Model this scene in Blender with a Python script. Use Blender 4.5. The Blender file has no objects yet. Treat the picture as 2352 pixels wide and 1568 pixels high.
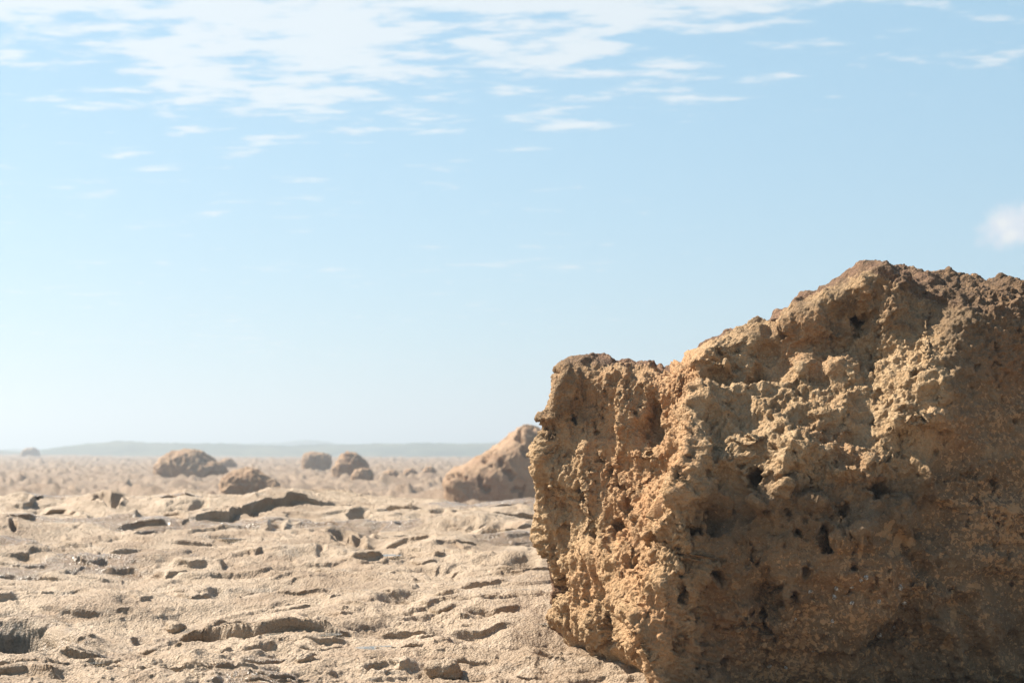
import bpy, bmesh, math
import numpy as np
from mathutils import Vector, Euler

# ------------------------------------------------------------------ camera
S = bpy.context.scene
CAM_H = 1.2
FPX = 1024 * 50 / 36.0
PITCH = math.atan(111 / FPX)
cd = bpy.data.cameras.new('camera'); cam = bpy.data.objects.new('camera', cd)
S.collection.objects.link(cam); S.camera = cam
cam.location = (0, 0, CAM_H); cam.rotation_euler = (math.pi / 2 + PITCH, 0, 0)
cd.lens = 50; cd.sensor_width = 36; cd.clip_start = 0.05; cd.clip_end = 20000
cd.dof.use_dof = True; cd.dof.focus_distance = 7.6; cd.dof.aperture_fstop = 3.0

# ------------------------------------------------------------------ light
SUN_EL, SUN_AZ = math.radians(45), math.radians(-69)      # azimuth from +Y, negative = left
sd = bpy.data.lights.new('sun', 'SUN'); sun = bpy.data.objects.new('sun', sd)
S.collection.objects.link(sun)
sd.energy = 5.0; sd.angle = math.radians(0.5); sd.color = (1.0, 0.93, 0.82)
to_sun = Vector((math.sin(SUN_AZ) * math.cos(SUN_EL), math.cos(SUN_AZ) * math.cos(SUN_EL), math.sin(SUN_EL)))
sun.rotation_euler = to_sun.to_track_quat('Z', 'Y').to_euler()
S.view_settings.view_transform = 'Standard'; S.view_settings.look = 'None'
S.view_settings.exposure = 1.32; S.view_settings.gamma = 1.0
S.cycles.use_denoising = True
S.cycles.max_bounces = 6; S.cycles.diffuse_bounces = 3; S.cycles.glossy_bounces = 2
S.cycles.volume_bounces = 0; S.cycles.sample_clamp_indirect = 4.0


class NT:
    """small helper for writing node trees"""
    def __init__(s, tree): s.t = tree
    def n(s, typ, ins=None, **kw):
        nd = s.t.nodes.new(typ)
        for k, v in kw.items(): setattr(nd, k, v)
        for k, v in (ins or {}).items(): s.put(nd.inputs[k], v)
        return nd
    def put(s, sock, v):
        if isinstance(v, bpy.types.NodeSocket): s.t.links.new(v, sock)
        else: sock.default_value = v
    def m(s, op, a, b=0.0, c=0.0, clamp=False):
        nd = s.n('ShaderNodeMath', operation=op, use_clamp=clamp)
        for i, v in enumerate((a, b, c)): s.put(nd.inputs[i], v)
        return nd.outputs[0]
    def ss(s, x, lo, hi):
        return s.n('ShaderNodeMapRange', {0: x, 1: lo, 2: hi, 3: 0.0, 4: 1.0}, interpolation_type='SMOOTHSTEP').outputs[0]
    def noise(s, vec, scale, detail=3.0, rough=0.5, dist=0.0):
        return s.n('ShaderNodeTexNoise', {'Vector': vec, 'Scale': scale, 'Detail': detail, 'Roughness': rough, 'Distortion': dist}).outputs[0]
    def mix(s, f, a, b, blend='MIX'):
        nd = s.n('ShaderNodeMix', data_type='RGBA', blend_type=blend)
        s.put(nd.inputs[0], f)
        for i, v in ((6, a), (7, b)):
            s.put(nd.inputs[i], v if isinstance(v, bpy.types.NodeSocket) else (*v, 1.0))
        return nd.outputs[2]
    def xyz(s, x, y, z):
        return s.n('ShaderNodeCombineXYZ', {0: x, 1: y, 2: z}).outputs[0]


# ------------------------------------------------------------------ sky
W = bpy.data.worlds.new('World'); S.world = W; W.use_nodes = True
t = NT(W.node_tree)
bg = W.node_tree.nodes['Background']
sk = t.n('ShaderNodeTexSky', sky_type='NISHITA', sun_disc=False, sun_elevation=SUN_EL, sun_rotation=SUN_AZ)
sk.air_density = 1.0; sk.dust_density = 0.3; sk.ozone_density = 1.5; sk.altitude = 0
d = t.n('ShaderNodeTexCoord').outputs['Generated']
sx = t.n('ShaderNodeSeparateXYZ', {0: d})
X, Y, Z = sx.outputs
zz = t.m('MAXIMUM', Z, 0.004)
# cloud deck: the view direction carried up to a flat layer of air
px, py = t.m('DIVIDE', X, t.m('ADD', zz, 0.03)), t.m('DIVIDE', Y, t.m('ADD', zz, 0.03))
rot = 0.06
qx = t.m('SUBTRACT', t.m('MULTIPLY', px, math.cos(rot)), t.m('MULTIPLY', py, math.sin(rot)))
qy = t.m('ADD', t.m('MULTIPLY', px, math.sin(rot)), t.m('MULTIPLY', py, math.cos(rot)))
v1 = t.xyz(t.m('MULTIPLY', qx, 0.62), qy, 3.7)
puff = t.noise(v1, 7.5, 6.0, 0.58, 0.15)
wisp = t.noise(t.xyz(t.m('MULTIPLY', qx, 0.5), qy, 9.1), 14.0, 4.0, 0.6, 0.3)
patch = t.noise(t.xyz(qx, t.m('MULTIPLY', qy, 0.8), 1.3), 0.75, 2.0, 0.5)
deck = t.m('MULTIPLY', t.ss(Z, 0.20, 0.268), t.m('SUBTRACT', 1.0, t.m('MULTIPLY', t.ss(Z, 0.33, 0.5), 0.75)))
cover = t.m('ADD', t.m('SUBTRACT', t.m('MULTIPLY', deck, 0.125), 0.028), t.m('MULTIPLY', t.m('SUBTRACT', patch, 0.5), 0.30))
cover = t.m('SUBTRACT', cover, t.m('MULTIPLY', t.ss(X, 0.0, 0.34), 0.11))
dens = t.m('ADD', t.m('ADD', t.m('MULTIPLY', puff, 0.62), t.m('MULTIPLY', wisp, 0.38)), cover)
cl = t.m('MULTIPLY', t.ss(dens, 0.535, 0.67), t.ss(Z, 0.03, 0.09))
# one low cumulus towards the right
ca, ce = math.radians(19.75), math.radians(8.6)
cdir = (math.sin(ca) * math.cos(ce), math.cos(ca) * math.cos(ce), math.sin(ce))
warp = t.n('ShaderNodeTexNoise', {'Vector': d, 'Scale': 48.0, 'Detail': 6.0, 'Roughness': 0.65}).outputs[1]
wv = t.n('ShaderNodeVectorMath', {0: warp, 1: (0.5, 0.5, 0.5)}, operation='SUBTRACT').outputs[0]
wv = t.n('ShaderNodeVectorMath', {0: wv, 'Scale': 0.034}, operation='SCALE').outputs[0]
dv = t.n('ShaderNodeVectorMath', {0: d, 1: wv}, operation='ADD').outputs[0]
dv = t.n('ShaderNodeVectorMath', {0: dv, 1: cdir}, operation='SUBTRACT').outputs[0]
dv = t.n('ShaderNodeVectorMath', {0: dv, 1: (1.0, 1.0, 1.55)}, operation='MULTIPLY').outputs[0]
cd2 = t.n('ShaderNodeVectorMath', {0: dv}, operation='LENGTH').outputs[1]
cum = t.m('SUBTRACT', 1.0, t.ss(cd2, 0.013, 0.030))
skyc = t.mix(1.0, sk.outputs[0], (0.98, 1.14, 1.14), 'MULTIPLY')
low = t.m('POWER', t.m('SUBTRACT', 1.0, zz), 8.5)                      # thin bright sea air low in the sky, all round
veil = t.m('MULTIPLY', t.m('SUBTRACT', 1.0, t.ss(Z, 0.3, 0.75)), 0.6)      # thin high veil that evens the lower sky
skyc = t.mix(veil, skyc, (3.2, 5.65, 7.3))
skyc = t.mix(t.m('MULTIPLY', low, 0.5), skyc, (4.3, 5.3, 5.7))
shade_c = t.noise(d, 60.0, 3.0, 0.5)
col = t.mix(t.m('MULTIPLY', cl, 0.72), skyc, (7.3, 7.45, 7.5))
col = t.mix(t.m('MULTIPLY', cum, 0.95), col, t.mix(t.ss(shade_c, 0.42, 0.6), (6.2, 6.6, 7.3), (7.6, 7.6, 7.5)))
t.put(bg.inputs[0], col); bg.inputs[1].default_value = 0.051


# ------------------------------------------------------------------ numpy tools
_rng = np.random.default_rng(7)
PERM = np.concatenate([_rng.permutation(256)] * 3).astype(np.int32)
_g = _rng.normal(size=(256, 3)); GRAD = (_g / np.linalg.norm(_g, axis=1)[:, None]).astype(np.float32)


def perlin(x, y, z):
    x = np.asarray(x, np.float32); y = np.asarray(y, np.float32); z = np.asarray(z, np.float32)
    x, y, z = np.broadcast_arrays(x, y, z)
    fx, fy, fz = np.floor(x), np.floor(y), np.floor(z)
    ix, iy, iz = fx.astype(np.int32) & 255, fy.astype(np.int32) & 255, fz.astype(np.int32) & 255
    fx, fy, fz = x - fx, y - fy, z - fz
    u, v, w = (q * q * q * (q * (q * 6 - 15) + 10) for q in (fx, fy, fz))
    out = 0
    for dx in (0, 1):
        a = PERM[(ix + dx) & 255]; wx = u if dx else 1 - u
        for dy in (0, 1):
            b = PERM[a + ((iy + dy) & 255)]; wy = wx * (v if dy else 1 - v)
            for dz in (0, 1):
                g = GRAD[PERM[b + ((iz + dz) & 255)]]
                out = out + wy * (w if dz else 1 - w) * (g[..., 0] * (fx - dx) + g[..., 1] * (fy - dy) + g[..., 2] * (fz - dz))
    return out * 1.6


def fbm(x, y, z, sc, octv=4, gain=0.5):
    a, s, f = 0, 1.0, sc
    for i in range(octv):
        a = a + s * perlin(x * f + 17.3 * i, y * f - 9.1 * i, z * f + 4.7 * i); s *= gain; f *= 2.03
    return a


def ridged(x, y, z, sc, octv=4, gain=0.55):
    a, s, f, pr = 0, 1.0, sc, 1.0
    for i in range(octv):
        r = 1 - np.abs(perlin(x * f + 31.7 * i, y * f + 11.9 * i, z * f - 7.3 * i)) * 1.5
        r = np.clip(r, -0.4, 1); r = r * np.abs(r)
        a = a + s * r * pr; pr = np.clip(r * 1.4, 0.25, 1); s *= gain; f *= 2.1
    return a


RND = _rng.random((256, 3)).astype(np.float32)


def worley(x, y, z, sc, flat=False):
    """distance to the nearest scattered point, in cells: bowls with sharp rims"""
    x, y, z = (np.asarray(q * sc, np.float32) for q in (x, y, z))
    x, y, z = np.broadcast_arrays(x, y, z)
    cx, cy, cz = (np.floor(q).astype(np.int32) for q in (x, y, z))
    fx, fy, fz = x - cx, y - cy, z - cz
    best = np.full(x.shape, 9.0, np.float32)
    for i in (-1, 0, 1):
        a = PERM[(cx + i) & 255]
        for j in (-1, 0, 1):
            b = PERM[a + ((cy + j) & 255)]
            for k in ((0,) if flat else (-1, 0, 1)):
                p = RND[PERM[b + ((cz + k) & 255)]]
                d_ = (p[..., 0] + (i - fx)) ** 2 + (p[..., 1] + (j - fy)) ** 2
                if not flat: d_ = d_ + (p[..., 2] + (k - fz)) ** 2
                np.minimum(best, d_, out=best)
    return np.sqrt(best)


def sstep(x, a, b):
    q = np.clip((x - a) / (b - a), 0, 1); return q * q * (3 - 2 * q)


CP, SP = math.cos(PITCH), math.sin(PITCH)


def P(u, v, y):
    """point at depth y (metres ahead) seen at u, v in a 2352x1568 view of the photograph"""
    xc = (u * 1024 / 2352 - 512) / FPX; yc = (341 - v * 682 / 1568) / FPX
    dy = CP - SP * yc
    return np.array((xc * y / dy, y, CAM_H + (SP + CP * yc) * y / dy))


def proj(x, y, z):
    f = y * CP + (z - CAM_H) * SP; up = -y * SP + (z - CAM_H) * CP
    f = np.where(np.abs(f) < 1e-3, 1e-3, f)
    u = (x / f * FPX + 512) * 2352 / 1024; v = (341 - up / f * FPX) * 1568 / 682
    return np.where(f > 0, u, -9e4), np.where(f > 0, v, -9e4)


def grid_faces(R, C, wrap=False, flip=False):
    i = np.arange(R - 1)[:, None]; j = np.arange(C if wrap else C - 1)[None, :]
    j2 = (j + 1) % C
    q = np.stack([i * C + j, i * C + j2, (i + 1) * C + j2, (i + 1) * C + j], -1).reshape(-1, 4)
    return q[:, ::-1] if flip else q


def mesh_obj(name, V, F, mat, parent=None, attrs=None, smooth=True):
    me = bpy.data.meshes.new(name)
    V = np.asarray(V, np.float32).reshape(-1, 3); F = np.asarray(F, np.int32)
    me.vertices.add(len(V)); me.vertices.foreach_set('co', V.ravel())
    k = F.shape[1]
    me.loops.add(F.size); me.loops.foreach_set('vertex_index', F.ravel())
    me.polygons.add(len(F)); me.polygons.foreach_set('loop_start', np.arange(0, F.size, k, dtype=np.int32))
    if smooth: me.polygons.foreach_set('use_smooth', np.ones(len(F), bool))
    for an, av in (attrs or {}).items():
        me.attributes.new(an, 'FLOAT', 'POINT').data.foreach_set('value', np.asarray(av, np.float32).ravel())
    me.update(calc_edges=True); me.validate()
    me.materials.append(mat)
    o = bpy.data.objects.new(name, me); S.collection.objects.link(o)
    if parent: o.parent = parent
    return o


def tag(o, label=None, cat=None, group=None, kind=None):
    for k, v in (('label', label), ('category', cat), ('group', group), ('kind', kind)):
        if v: o[k] = v
    return o


def grid_normals(V, wrap=False):
    if wrap:
        du = np.roll(V, -1, 1) - np.roll(V, 1, 1)
    else:
        du = np.gradient(V, axis=1)
    dv = np.gradient(V, axis=0)
    n = np.cross(du, dv); return n / (np.linalg.norm(n, axis=-1, keepdims=True) + 1e-9)


# ------------------------------------------------------------------ materials
def new_mat(name):
    m = bpy.data.materials.new(name); m.use_nodes = True
    tt = NT(m.node_tree); b = m.node_tree.nodes['Principled BSDF']
    return m, tt, b


def rock_material(name, tones, scale=1.0, bump=0.35, rough=0.85, attrs=False, wet=False, spec=0.3):
    """limestone: patches of several tones, fine grain and a little relief"""
    m, q, b = new_mat(name)
    pos = q.n('ShaderNodeNewGeometry').outputs['Position']
    big = q.noise(pos, 1.6 * scale, 4, 0.6, 0.4); mid = q.noise(pos, 7 * scale, 5, 0.65, 0.5)
    fine = q.noise(pos, 55 * scale, 4, 0.7); grit = q.noise(pos, 190 * scale, 3, 0.7)
    c = q.mix(q.ss(mid, 0.38, 0.62), tones[0], tones[1])
    c = q.mix(q.m('MULTIPLY', q.ss(big, 0.5, 0.66), 0.75), c, tones[2])
    c = q.mix(q.m('MULTIPLY', q.ss(fine, 0.5, 0.68), 0.65), c, tones[3])
    c = q.mix(q.m('MULTIPLY', q.ss(grit, 0.55, 0.72), 0.5), c, tones[4])
    r = rough
    if attrs:
        at = lambda n: q.n('ShaderNodeAttribute', attribute_name=n).outputs['Fac']
        pat, fl, scar, iron = at('patina'), at('flake'), at('scar'), at('iron')
        c = q.mix(q.m('MULTIPLY', q.m('MULTIPLY', iron, q.ss(mid, 0.3, 0.6)), 0.9), c, (0.45, 0.24, 0.11))
        cr = q.noise(pos, 26, 5, 0.7, 0.6)
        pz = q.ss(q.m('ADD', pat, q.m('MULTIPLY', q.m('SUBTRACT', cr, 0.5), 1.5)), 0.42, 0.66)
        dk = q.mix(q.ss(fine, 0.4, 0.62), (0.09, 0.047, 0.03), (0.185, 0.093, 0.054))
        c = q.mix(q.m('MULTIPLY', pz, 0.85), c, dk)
        fl = q.m('MULTIPLY', fl, 1.0)
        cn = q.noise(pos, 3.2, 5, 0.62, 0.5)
        old_shade = q.mix(q.ss(cn, 0.4, 0.62), (0.095, 0.057, 0.028), (0.175, 0.107, 0.055))  # weathered crust tones, darkened to deepen the shade of the front face
        old_shade = q.mix(q.m('MULTIPLY', q.ss(fine, 0.5, 0.68), 0.5), old_shade, (0.25, 0.16, 0.088))
        crust_shade = q.ss(q.m('ADD', at('crust_shade'), q.m('ADD', q.m('MULTIPLY', q.m('SUBTRACT', mid, 0.5), 2.4), q.m('MULTIPLY', q.m('SUBTRACT', fine, 0.5), 0.8))), 0.15, 0.85)
        old_shade = q.mix(q.m('MULTIPLY', iron, 0.6), old_shade, (0.25, 0.13, 0.056))
        c = q.mix(q.m('MULTIPLY', crust_shade, 0.78), c, old_shade)
        fl1 = q.m('ADD', q.noise(pos, 42, 4, 0.6, 0.5), q.m('ADD', q.m('MULTIPLY', q.m('SUBTRACT', big, 0.5), 0.45), q.m('MULTIPLY', q.m('SUBTRACT', mid, 0.5), 0.3)))
        fm = q.ss(q.m('ADD', fl1, q.m('MULTIPLY', fl, 0.13)), 0.672, 0.705)
        c = q.mix(q.m('MULTIPLY', fm, 0.8), c, (0.46, 0.265, 0.125))
        c = q.mix(q.m('MULTIPLY', q.ss(q.m('ADD', scar, q.m('MULTIPLY', q.m('SUBTRACT', cr, 0.5), 1.2)), 0.5, 0.62), 0.75), c, (0.40, 0.235, 0.11))
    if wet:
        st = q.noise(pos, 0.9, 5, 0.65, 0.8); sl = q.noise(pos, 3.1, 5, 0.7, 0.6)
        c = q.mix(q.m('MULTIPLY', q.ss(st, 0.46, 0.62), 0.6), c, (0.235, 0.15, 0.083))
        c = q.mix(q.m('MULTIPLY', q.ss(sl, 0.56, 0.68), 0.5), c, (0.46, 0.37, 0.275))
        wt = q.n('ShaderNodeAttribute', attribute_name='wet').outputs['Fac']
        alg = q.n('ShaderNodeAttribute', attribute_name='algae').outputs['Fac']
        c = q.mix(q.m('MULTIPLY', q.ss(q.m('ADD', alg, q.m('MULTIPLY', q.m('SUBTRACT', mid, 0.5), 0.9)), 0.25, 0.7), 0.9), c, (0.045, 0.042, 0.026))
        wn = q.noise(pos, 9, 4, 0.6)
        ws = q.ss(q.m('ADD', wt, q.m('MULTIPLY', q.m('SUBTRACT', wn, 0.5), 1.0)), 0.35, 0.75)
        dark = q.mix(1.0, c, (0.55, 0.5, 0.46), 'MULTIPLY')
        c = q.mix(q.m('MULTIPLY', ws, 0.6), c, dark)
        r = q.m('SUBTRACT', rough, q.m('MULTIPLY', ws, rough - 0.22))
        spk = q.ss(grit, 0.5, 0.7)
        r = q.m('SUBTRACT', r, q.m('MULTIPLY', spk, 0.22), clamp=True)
    q.put(b.inputs['Base Color'], c); q.put(b.inputs['Roughness'], r); b.inputs['Specular IOR Level'].default_value = spec
    h = q.m('ADD', q.m('MULTIPLY', fine, 0.7), q.m('MULTIPLY', grit, 0.35))
    vor = q.n('ShaderNodeTexVoronoi', {'Vector': pos, 'Scale': 62 * scale, 'Randomness': 1.0})
    h = q.m('ADD', h, q.m('MULTIPLY', vor.outputs['Distance'], 0.55))
    bp = q.n('ShaderNodeBump', {'Height': h, 'Strength': bump, 'Distance': 0.02 / scale})
    q.put(b.inputs['Normal'], bp.outputs[0])
    return m


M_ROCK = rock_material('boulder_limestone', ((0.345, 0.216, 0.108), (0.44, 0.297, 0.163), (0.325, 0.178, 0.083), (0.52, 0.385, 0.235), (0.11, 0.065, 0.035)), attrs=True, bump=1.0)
M_GROUND = rock_material('platform_limestone', ((0.37, 0.265, 0.170), (0.44, 0.325, 0.218), (0.32, 0.215, 0.132), (0.51, 0.395, 0.275), (0.155, 0.1, 0.06)), wet=True, bump=1.0, rough=0.66, spec=0.42)
M_REEF = rock_material('reef_limestone', ((0.20, 0.136, 0.086), (0.25, 0.175, 0.114), (0.16, 0.104, 0.065), (0.30, 0.216, 0.146), (0.08, 0.054, 0.037)), scale=0.25, bump=0.6, rough=0.8)
M_FAR = rock_material('far_boulder_limestone', ((0.28, 0.172, 0.1), (0.33, 0.215, 0.13), (0.26, 0.15, 0.088), (0.36, 0.25, 0.155), (0.12, 0.085, 0.065)), scale=0.3, bump=0.5)

# ------------------------------------------------------------------ rock platform (the near ground)
CREST_R = 18.0
cu = np.array([-300, 0, 60, 90, 150, 230, 260, 300, 400, 430, 480, 560, 625, 680, 760, 900, 1010, 1100, 1180, 1300, 1500, 2400])
cv = np.array([1150, 1148, 1145, 1158, 1160, 1144, 1135, 1144, 1138, 1128, 1136, 1141, 1123, 1130, 1139, 1145, 1148, 1145, 1142, 1140, 1142, 1145])
caz = np.arctan((cu * 1024 / 2352 - 512) / FPX)
czc = np.array([P(a, b, CREST_R * math.cos(z))[2] for a, b, z in zip(cu, cv, caz)])


def trend(az, r):
    zc = np.interp(az, caz, czc)
    far = sstep(r, 15.5, 17.8)
    zc = 0.64 + (zc - 0.64) * far
    z = zc * np.clip((r - 7) / 11, 0, 1)
    return z + (-0.55 - z) * sstep(r, 18.3, 22.5)


dens = np.concatenate([np.linspace(-180, -60, 31)[:-1], np.linspace(-60, -24, 37)[:-1],
                       np.degrees(np.arctan((np.arange(-420, -52, 7) * 1024 / 2352 - 512) / FPX)),
                       np.degrees(np.arctan((np.arange(-50, 1330, 2.35) * 1024 / 2352 - 512) / FPX)),
                       np.degrees(np.arctan((np.arange(1336, 2420, 7) * 1024 / 2352 - 512) / FPX)),
                       np.linspace(25, 60, 36), np.linspace(60, 180, 31)[1:-1]])
dens = np.unique(np.round(dens, 6))
az = np.radians(dens)
rr = [0.05, 0.6, 1.4, 2.3, 3.2, 4.0, 4.7, 5.3, 5.8]
while rr[-1] < 6.5: rr.append(rr[-1] + 0.05)
while rr[-1] < 19.2: rr.append(rr[-1] + 0.0088 * (rr[-1] / 6.5) ** 1.15)
while rr[-1] < 24: rr.append(rr[-1] + 0.12)
rr = np.array(rr)
AZ, RR = np.meshgrid(az, rr); AZ = AZ.astype(np.float32); RR = RR.astype(np.float32)
GX, GY = RR * np.sin(AZ), RR * np.cos(AZ)
T0 = trend(AZ, RR)
GU, GV = proj(GX, GY, T0)
print('platform grid', GX.shape)
PXM = (RR / FPX * 1024 / 2352).astype(np.float32)      # metres per photo pixel at that distance

wx = fbm(GX, GY, 0.3, 0.8, 3); wy = fbm(GX, GY, 5.3, 0.8, 3)
qx, qy = GX + 0.22 * wx, GY + 0.22 * wy
h = 0.11 * fbm(qx * 0.8, qy, 1.0, 0.5, 3, 0.42)
# soft swells with undercut steps
bl = fbm(qx * 0.75, qy, 2.0, 1.05, 3)
h += 0.075 * bl
for k, (sc, thr, amp, w) in enumerate(((0.62, 0.10, 0.075, 0.05), (0.9, -0.18, 0.06, 0.05), (1.5, 0.25, 0.045, 0.06), (2.4, 0.22, 0.035, 0.08))):
    n = fbm(qx * 0.6, qy * 1.0, 10.0 + 3 * k, sc, 4, 0.45)
    h -= 0.5 * amp * sstep(n, thr, thr + w) * (0.4 + 0.6 * sstep(fbm(qx, qy, 20 + k, 0.35, 2), -0.3, 0.3))
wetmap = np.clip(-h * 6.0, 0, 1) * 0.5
# individually seen pits and shaded ledges: u, v, half-width, half-height, depth factor
PITS = [(350, 1213, 30, 9, 1.3), (827, 1178, 24, 6, 1.2), (920, 1197, 15, 5, 1.2), (15, 1440, 140, 34, 2.0), (250, 1150, 30, 9, 1), (30, 1207, 9, 6, 1.3),
        (535, 1285, 26, 5, .9), (640, 1203, 18, 6, 1), (230, 1350, 22, 8, .8), (215, 1180, 16, 5, 1), (820, 1238, 20, 8, .9), (455, 1160, 18, 6, .9),
        (590, 1172, 22, 7, 1), (1010, 1163, 18, 5, .9), (1060, 1176, 20, 6, .9), (740, 1262, 12, 5, .9), (330, 1420, 26, 8, .7), (700, 1345, 22, 7, .8),
        (800, 1218, 46, 10, .9), (1105, 1174, 85, 7, .8), (980, 1306, 72, 10, .7), (1160, 1213, 48, 8, .8), (330, 1176, 48, 8, .8), (1200, 1302, 48, 13, .8), (940, 1376, 60, 10, .7), (700, 1290, 88, 5, .9), (60, 1300, 85, 7, .9), (880, 1508, 40, 7, 1), (500, 1485, 20, 6, .9), (270, 1506, 16, 9, .9), (1120, 1452, 24, 5, .8), (640, 1525, 26, 6, .9), (1060, 1540, 22, 6, .9)]
# ledges whose shaded risers face the camera: line of the riser's foot (u, v ...), riser height in photo pixels
LEDGES = [([(205, 1162), (240, 1158), (275, 1162)], 11), ([(312, 1186), (360, 1180), (420, 1188)], 13), ([(452, 1190), (510, 1185), (585, 1162), (640, 1152), (738, 1149)], 16),
          ([(270, 1196), (330, 1194), (396, 1197)], 8), ([(608, 1208), (660, 1206)], 7), ([(755, 1217), (800, 1226), (848, 1240)], 14), ([(884, 1243), (930, 1238), (986, 1240)], 7),
          ([(1050, 1178), (1130, 1184), (1240, 1181)], 9), ([(1110, 1220), (1160, 1226), (1215, 1219)], 10), ([(-30, 1302), (60, 1306), (140, 1310)], 9), ([(90, 1256), (150, 1259), (205, 1257)], 6),
          ([(235, 1264), (300, 1266)], 5), ([(625, 1296), (720, 1297), (822, 1308)], 7), ([(808, 1283), (872, 1280)], 8), ([(855, 1312), (950, 1322), (1048, 1310)], 10), ([(1150, 1316), (1200, 1322), (1262, 1318)], 17),
          ([(328, 1296), (380, 1306), (430, 1300)], 8), ([(642, 1356), (740, 1359)], 7), ([(895, 1366), (960, 1376), (1042, 1374)], 11), ([(1062, 1352), (1156, 1354)], 11), ([(1090, 1398), (1140, 1402), (1190, 1396)], 11),
          ([(462, 1424), (520, 1430), (590, 1434), (680, 1432), (774, 1436)], 23), ([(500, 1462), (560, 1470), (632, 1464)], 9), ([(150, 1472), (190, 1476), (232, 1470)], 19), ([(855, 1512), (950, 1508)], 9),
          ([(960, 1457), (1070, 1452)], 7), ([(1160, 1530), (1235, 1526)], 13), ([(-20, 1545), (60, 1540), (125, 1548)], 15), ([(30, 1158), (95, 1160)], 7), ([(330, 1448), (410, 1452)], 13),
          ([(370, 1147), (410, 1143), (455, 1148)], 9), ([(745, 1151), (800, 1153)], 7), ([(880, 1157), (960, 1159), (1040, 1161)], 7), ([(100, 1173), (180, 1177)], 8), ([(1130, 1153), (1205, 1151)], 6), ([(0, 1185), (70, 1188)], 7),
          ([(300, 1335), (420, 1338)], 6), ([(520, 1250), (620, 1252)], 5), ([(0, 1225), (80, 1227)], 5), ([(400, 1228), (500, 1231)], 5), ([(680, 1248), (760, 1250)], 5), ([(1000, 1262), (1090, 1258)], 7),
          ([(480, 1345), (560, 1350)], 6), ([(780, 1395), (860, 1399)], 7), ([(100, 1385), (230, 1392)], 9), ([(690, 1478), (800, 1484)], 7), ([(340, 1522), (460, 1530)], 9), ([(1000, 1490), (1110, 1494)], 7), ([(560, 1550), (680, 1556)], 9),
          ([(1230, 1478), (1330, 1486)], 7), ([(150, 1325), (260, 1330)], 6)]
warpu = 26 * fbm(GX, GY, 8.0, 1.6, 3); warpv = 4.5 * fbm(GX, GY, 12.0, 1.8, 2, 0.4)
rg = np.random.default_rng(3)
for (u, v, ru, rv, k) in PITS:
    e = ((GU + warpu * min(1, ru / 50) - u) / ru) ** 2 + ((GV + warpv * min(1, rv / 9) - v) / rv) ** 2
    msk = e < 3.0
    if not msk.any(): continue
    pr = np.exp(-np.minimum(e[msk], 4) ** (4.5 if k > 1.9 else 3.5))
    dep = 2.0 * rv * k * PXM[msk] * 1.75
    h[msk] -= dep * pr
    rim = np.exp(-((np.sqrt(e[msk]) - 1.25) / 0.3) ** 2)
    h[msk] += 0.06 * dep * rim
lw = 5.5 * fbm(GX, GY, 61.0, 1.5, 3, 0.42)
RS = np.zeros(GX.shape, np.float32)                      # risers are drawn together until they overhang a little
drpx = np.abs(np.gradient(RR, axis=0) / (np.gradient(GV, axis=0) + 1e-6)); drpx = np.minimum(drpx, 0.2)
rl = np.random.default_rng(5)
for i in range(115):
    u, v = rl.uniform(-40, 1330), 1165 + 390 * rl.uniform(0, 1) ** 1.2; L_ = rl.uniform(12, 75) * (0.4 + (v - 1130) / 300)
    LEDGES.append(([(u - L_, v + rl.normal() * 2), (u, v + 3), (u + L_, v + rl.normal() * 2)], rl.uniform(2.5, 5.5) * (0.6 + (v - 1130) / 350)))
for i in range(34):
    u, v = rl.uniform(-400, -40), 1165 + 390 * rl.uniform(0, 1) ** 1.2; L_ = rl.uniform(12, 75) * (0.4 + (v - 1130) / 300)
    LEDGES.append(([(u - L_, v + rl.normal() * 2), (u, v + 3), (u + L_, v + rl.normal() * 2)], rl.uniform(3, 7) * (0.6 + (v - 1130) / 350)))
for pts, hp in LEDGES:
    pu = np.array([p[0] for p in pts], float); pv = np.array([p[1] for p in pts], float); ext = 0.18 * (pu[-1] - pu[0]) + 8
    m_ = (GU > pu[0] - ext) & (GU < pu[-1] + ext) & (GV < pv.max() + 26) & (GV > pv.min() - hp * 3.4 - 30)
    if not m_.any(): continue
    gu = GU[m_]; sd_ = np.interp(gu, pu, pv) + lw[m_] * min(1, hp / 9) - GV[m_]               # positive = farther than the riser
    tap = sstep(gu, pu[0] - ext, pu[0] + 0.6 * ext) * sstep(-gu, -pu[-1] - ext, -pu[-1] + 0.6 * ext)
    Hm = hp * 1.3 * (0.75 + 0.5 * np.clip(lw[m_] / 4, -1, 1)) * PXM[m_] * tap
    h[m_] += Hm * (sstep(sd_, -1.3, 1.9) * np.exp(-np.clip(sd_, 0, None) / (hp * 0.9 + 4))) - 0.35 * Hm * np.exp(-(np.clip(-sd_, 0, None) / (hp * 0.3 + 1.5)) ** 2) * (sd_ < 1.0)
    RS[m_] -= 1.02 * (sd_ - 0.3) * drpx[m_] * np.exp(-((sd_ - 0.3) / 2.4) ** 2) * tap * min(1, hp / 7)
# scattered scoops
for i in range(170):
    u, v = rg.uniform(-40, 1340), 1160 + 410 * rg.uniform(0, 1) ** 1.25
    ru = rg.uniform(8, 34) * (0.5 + (v - 1100) / 450); rv = ru * rg.uniform(0.13, 0.26)
    e = ((GU + warpu * 0.5 - u) / ru) ** 2 + ((GV + warpv * 0.5 - v) / rv) ** 2
    msk = e < 2.5
    if msk.any(): h[msk] -= 2.2 * rv * rg.uniform(0.5, 1.0) * PXM[msk] * np.exp(-e[msk] ** 3)
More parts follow.
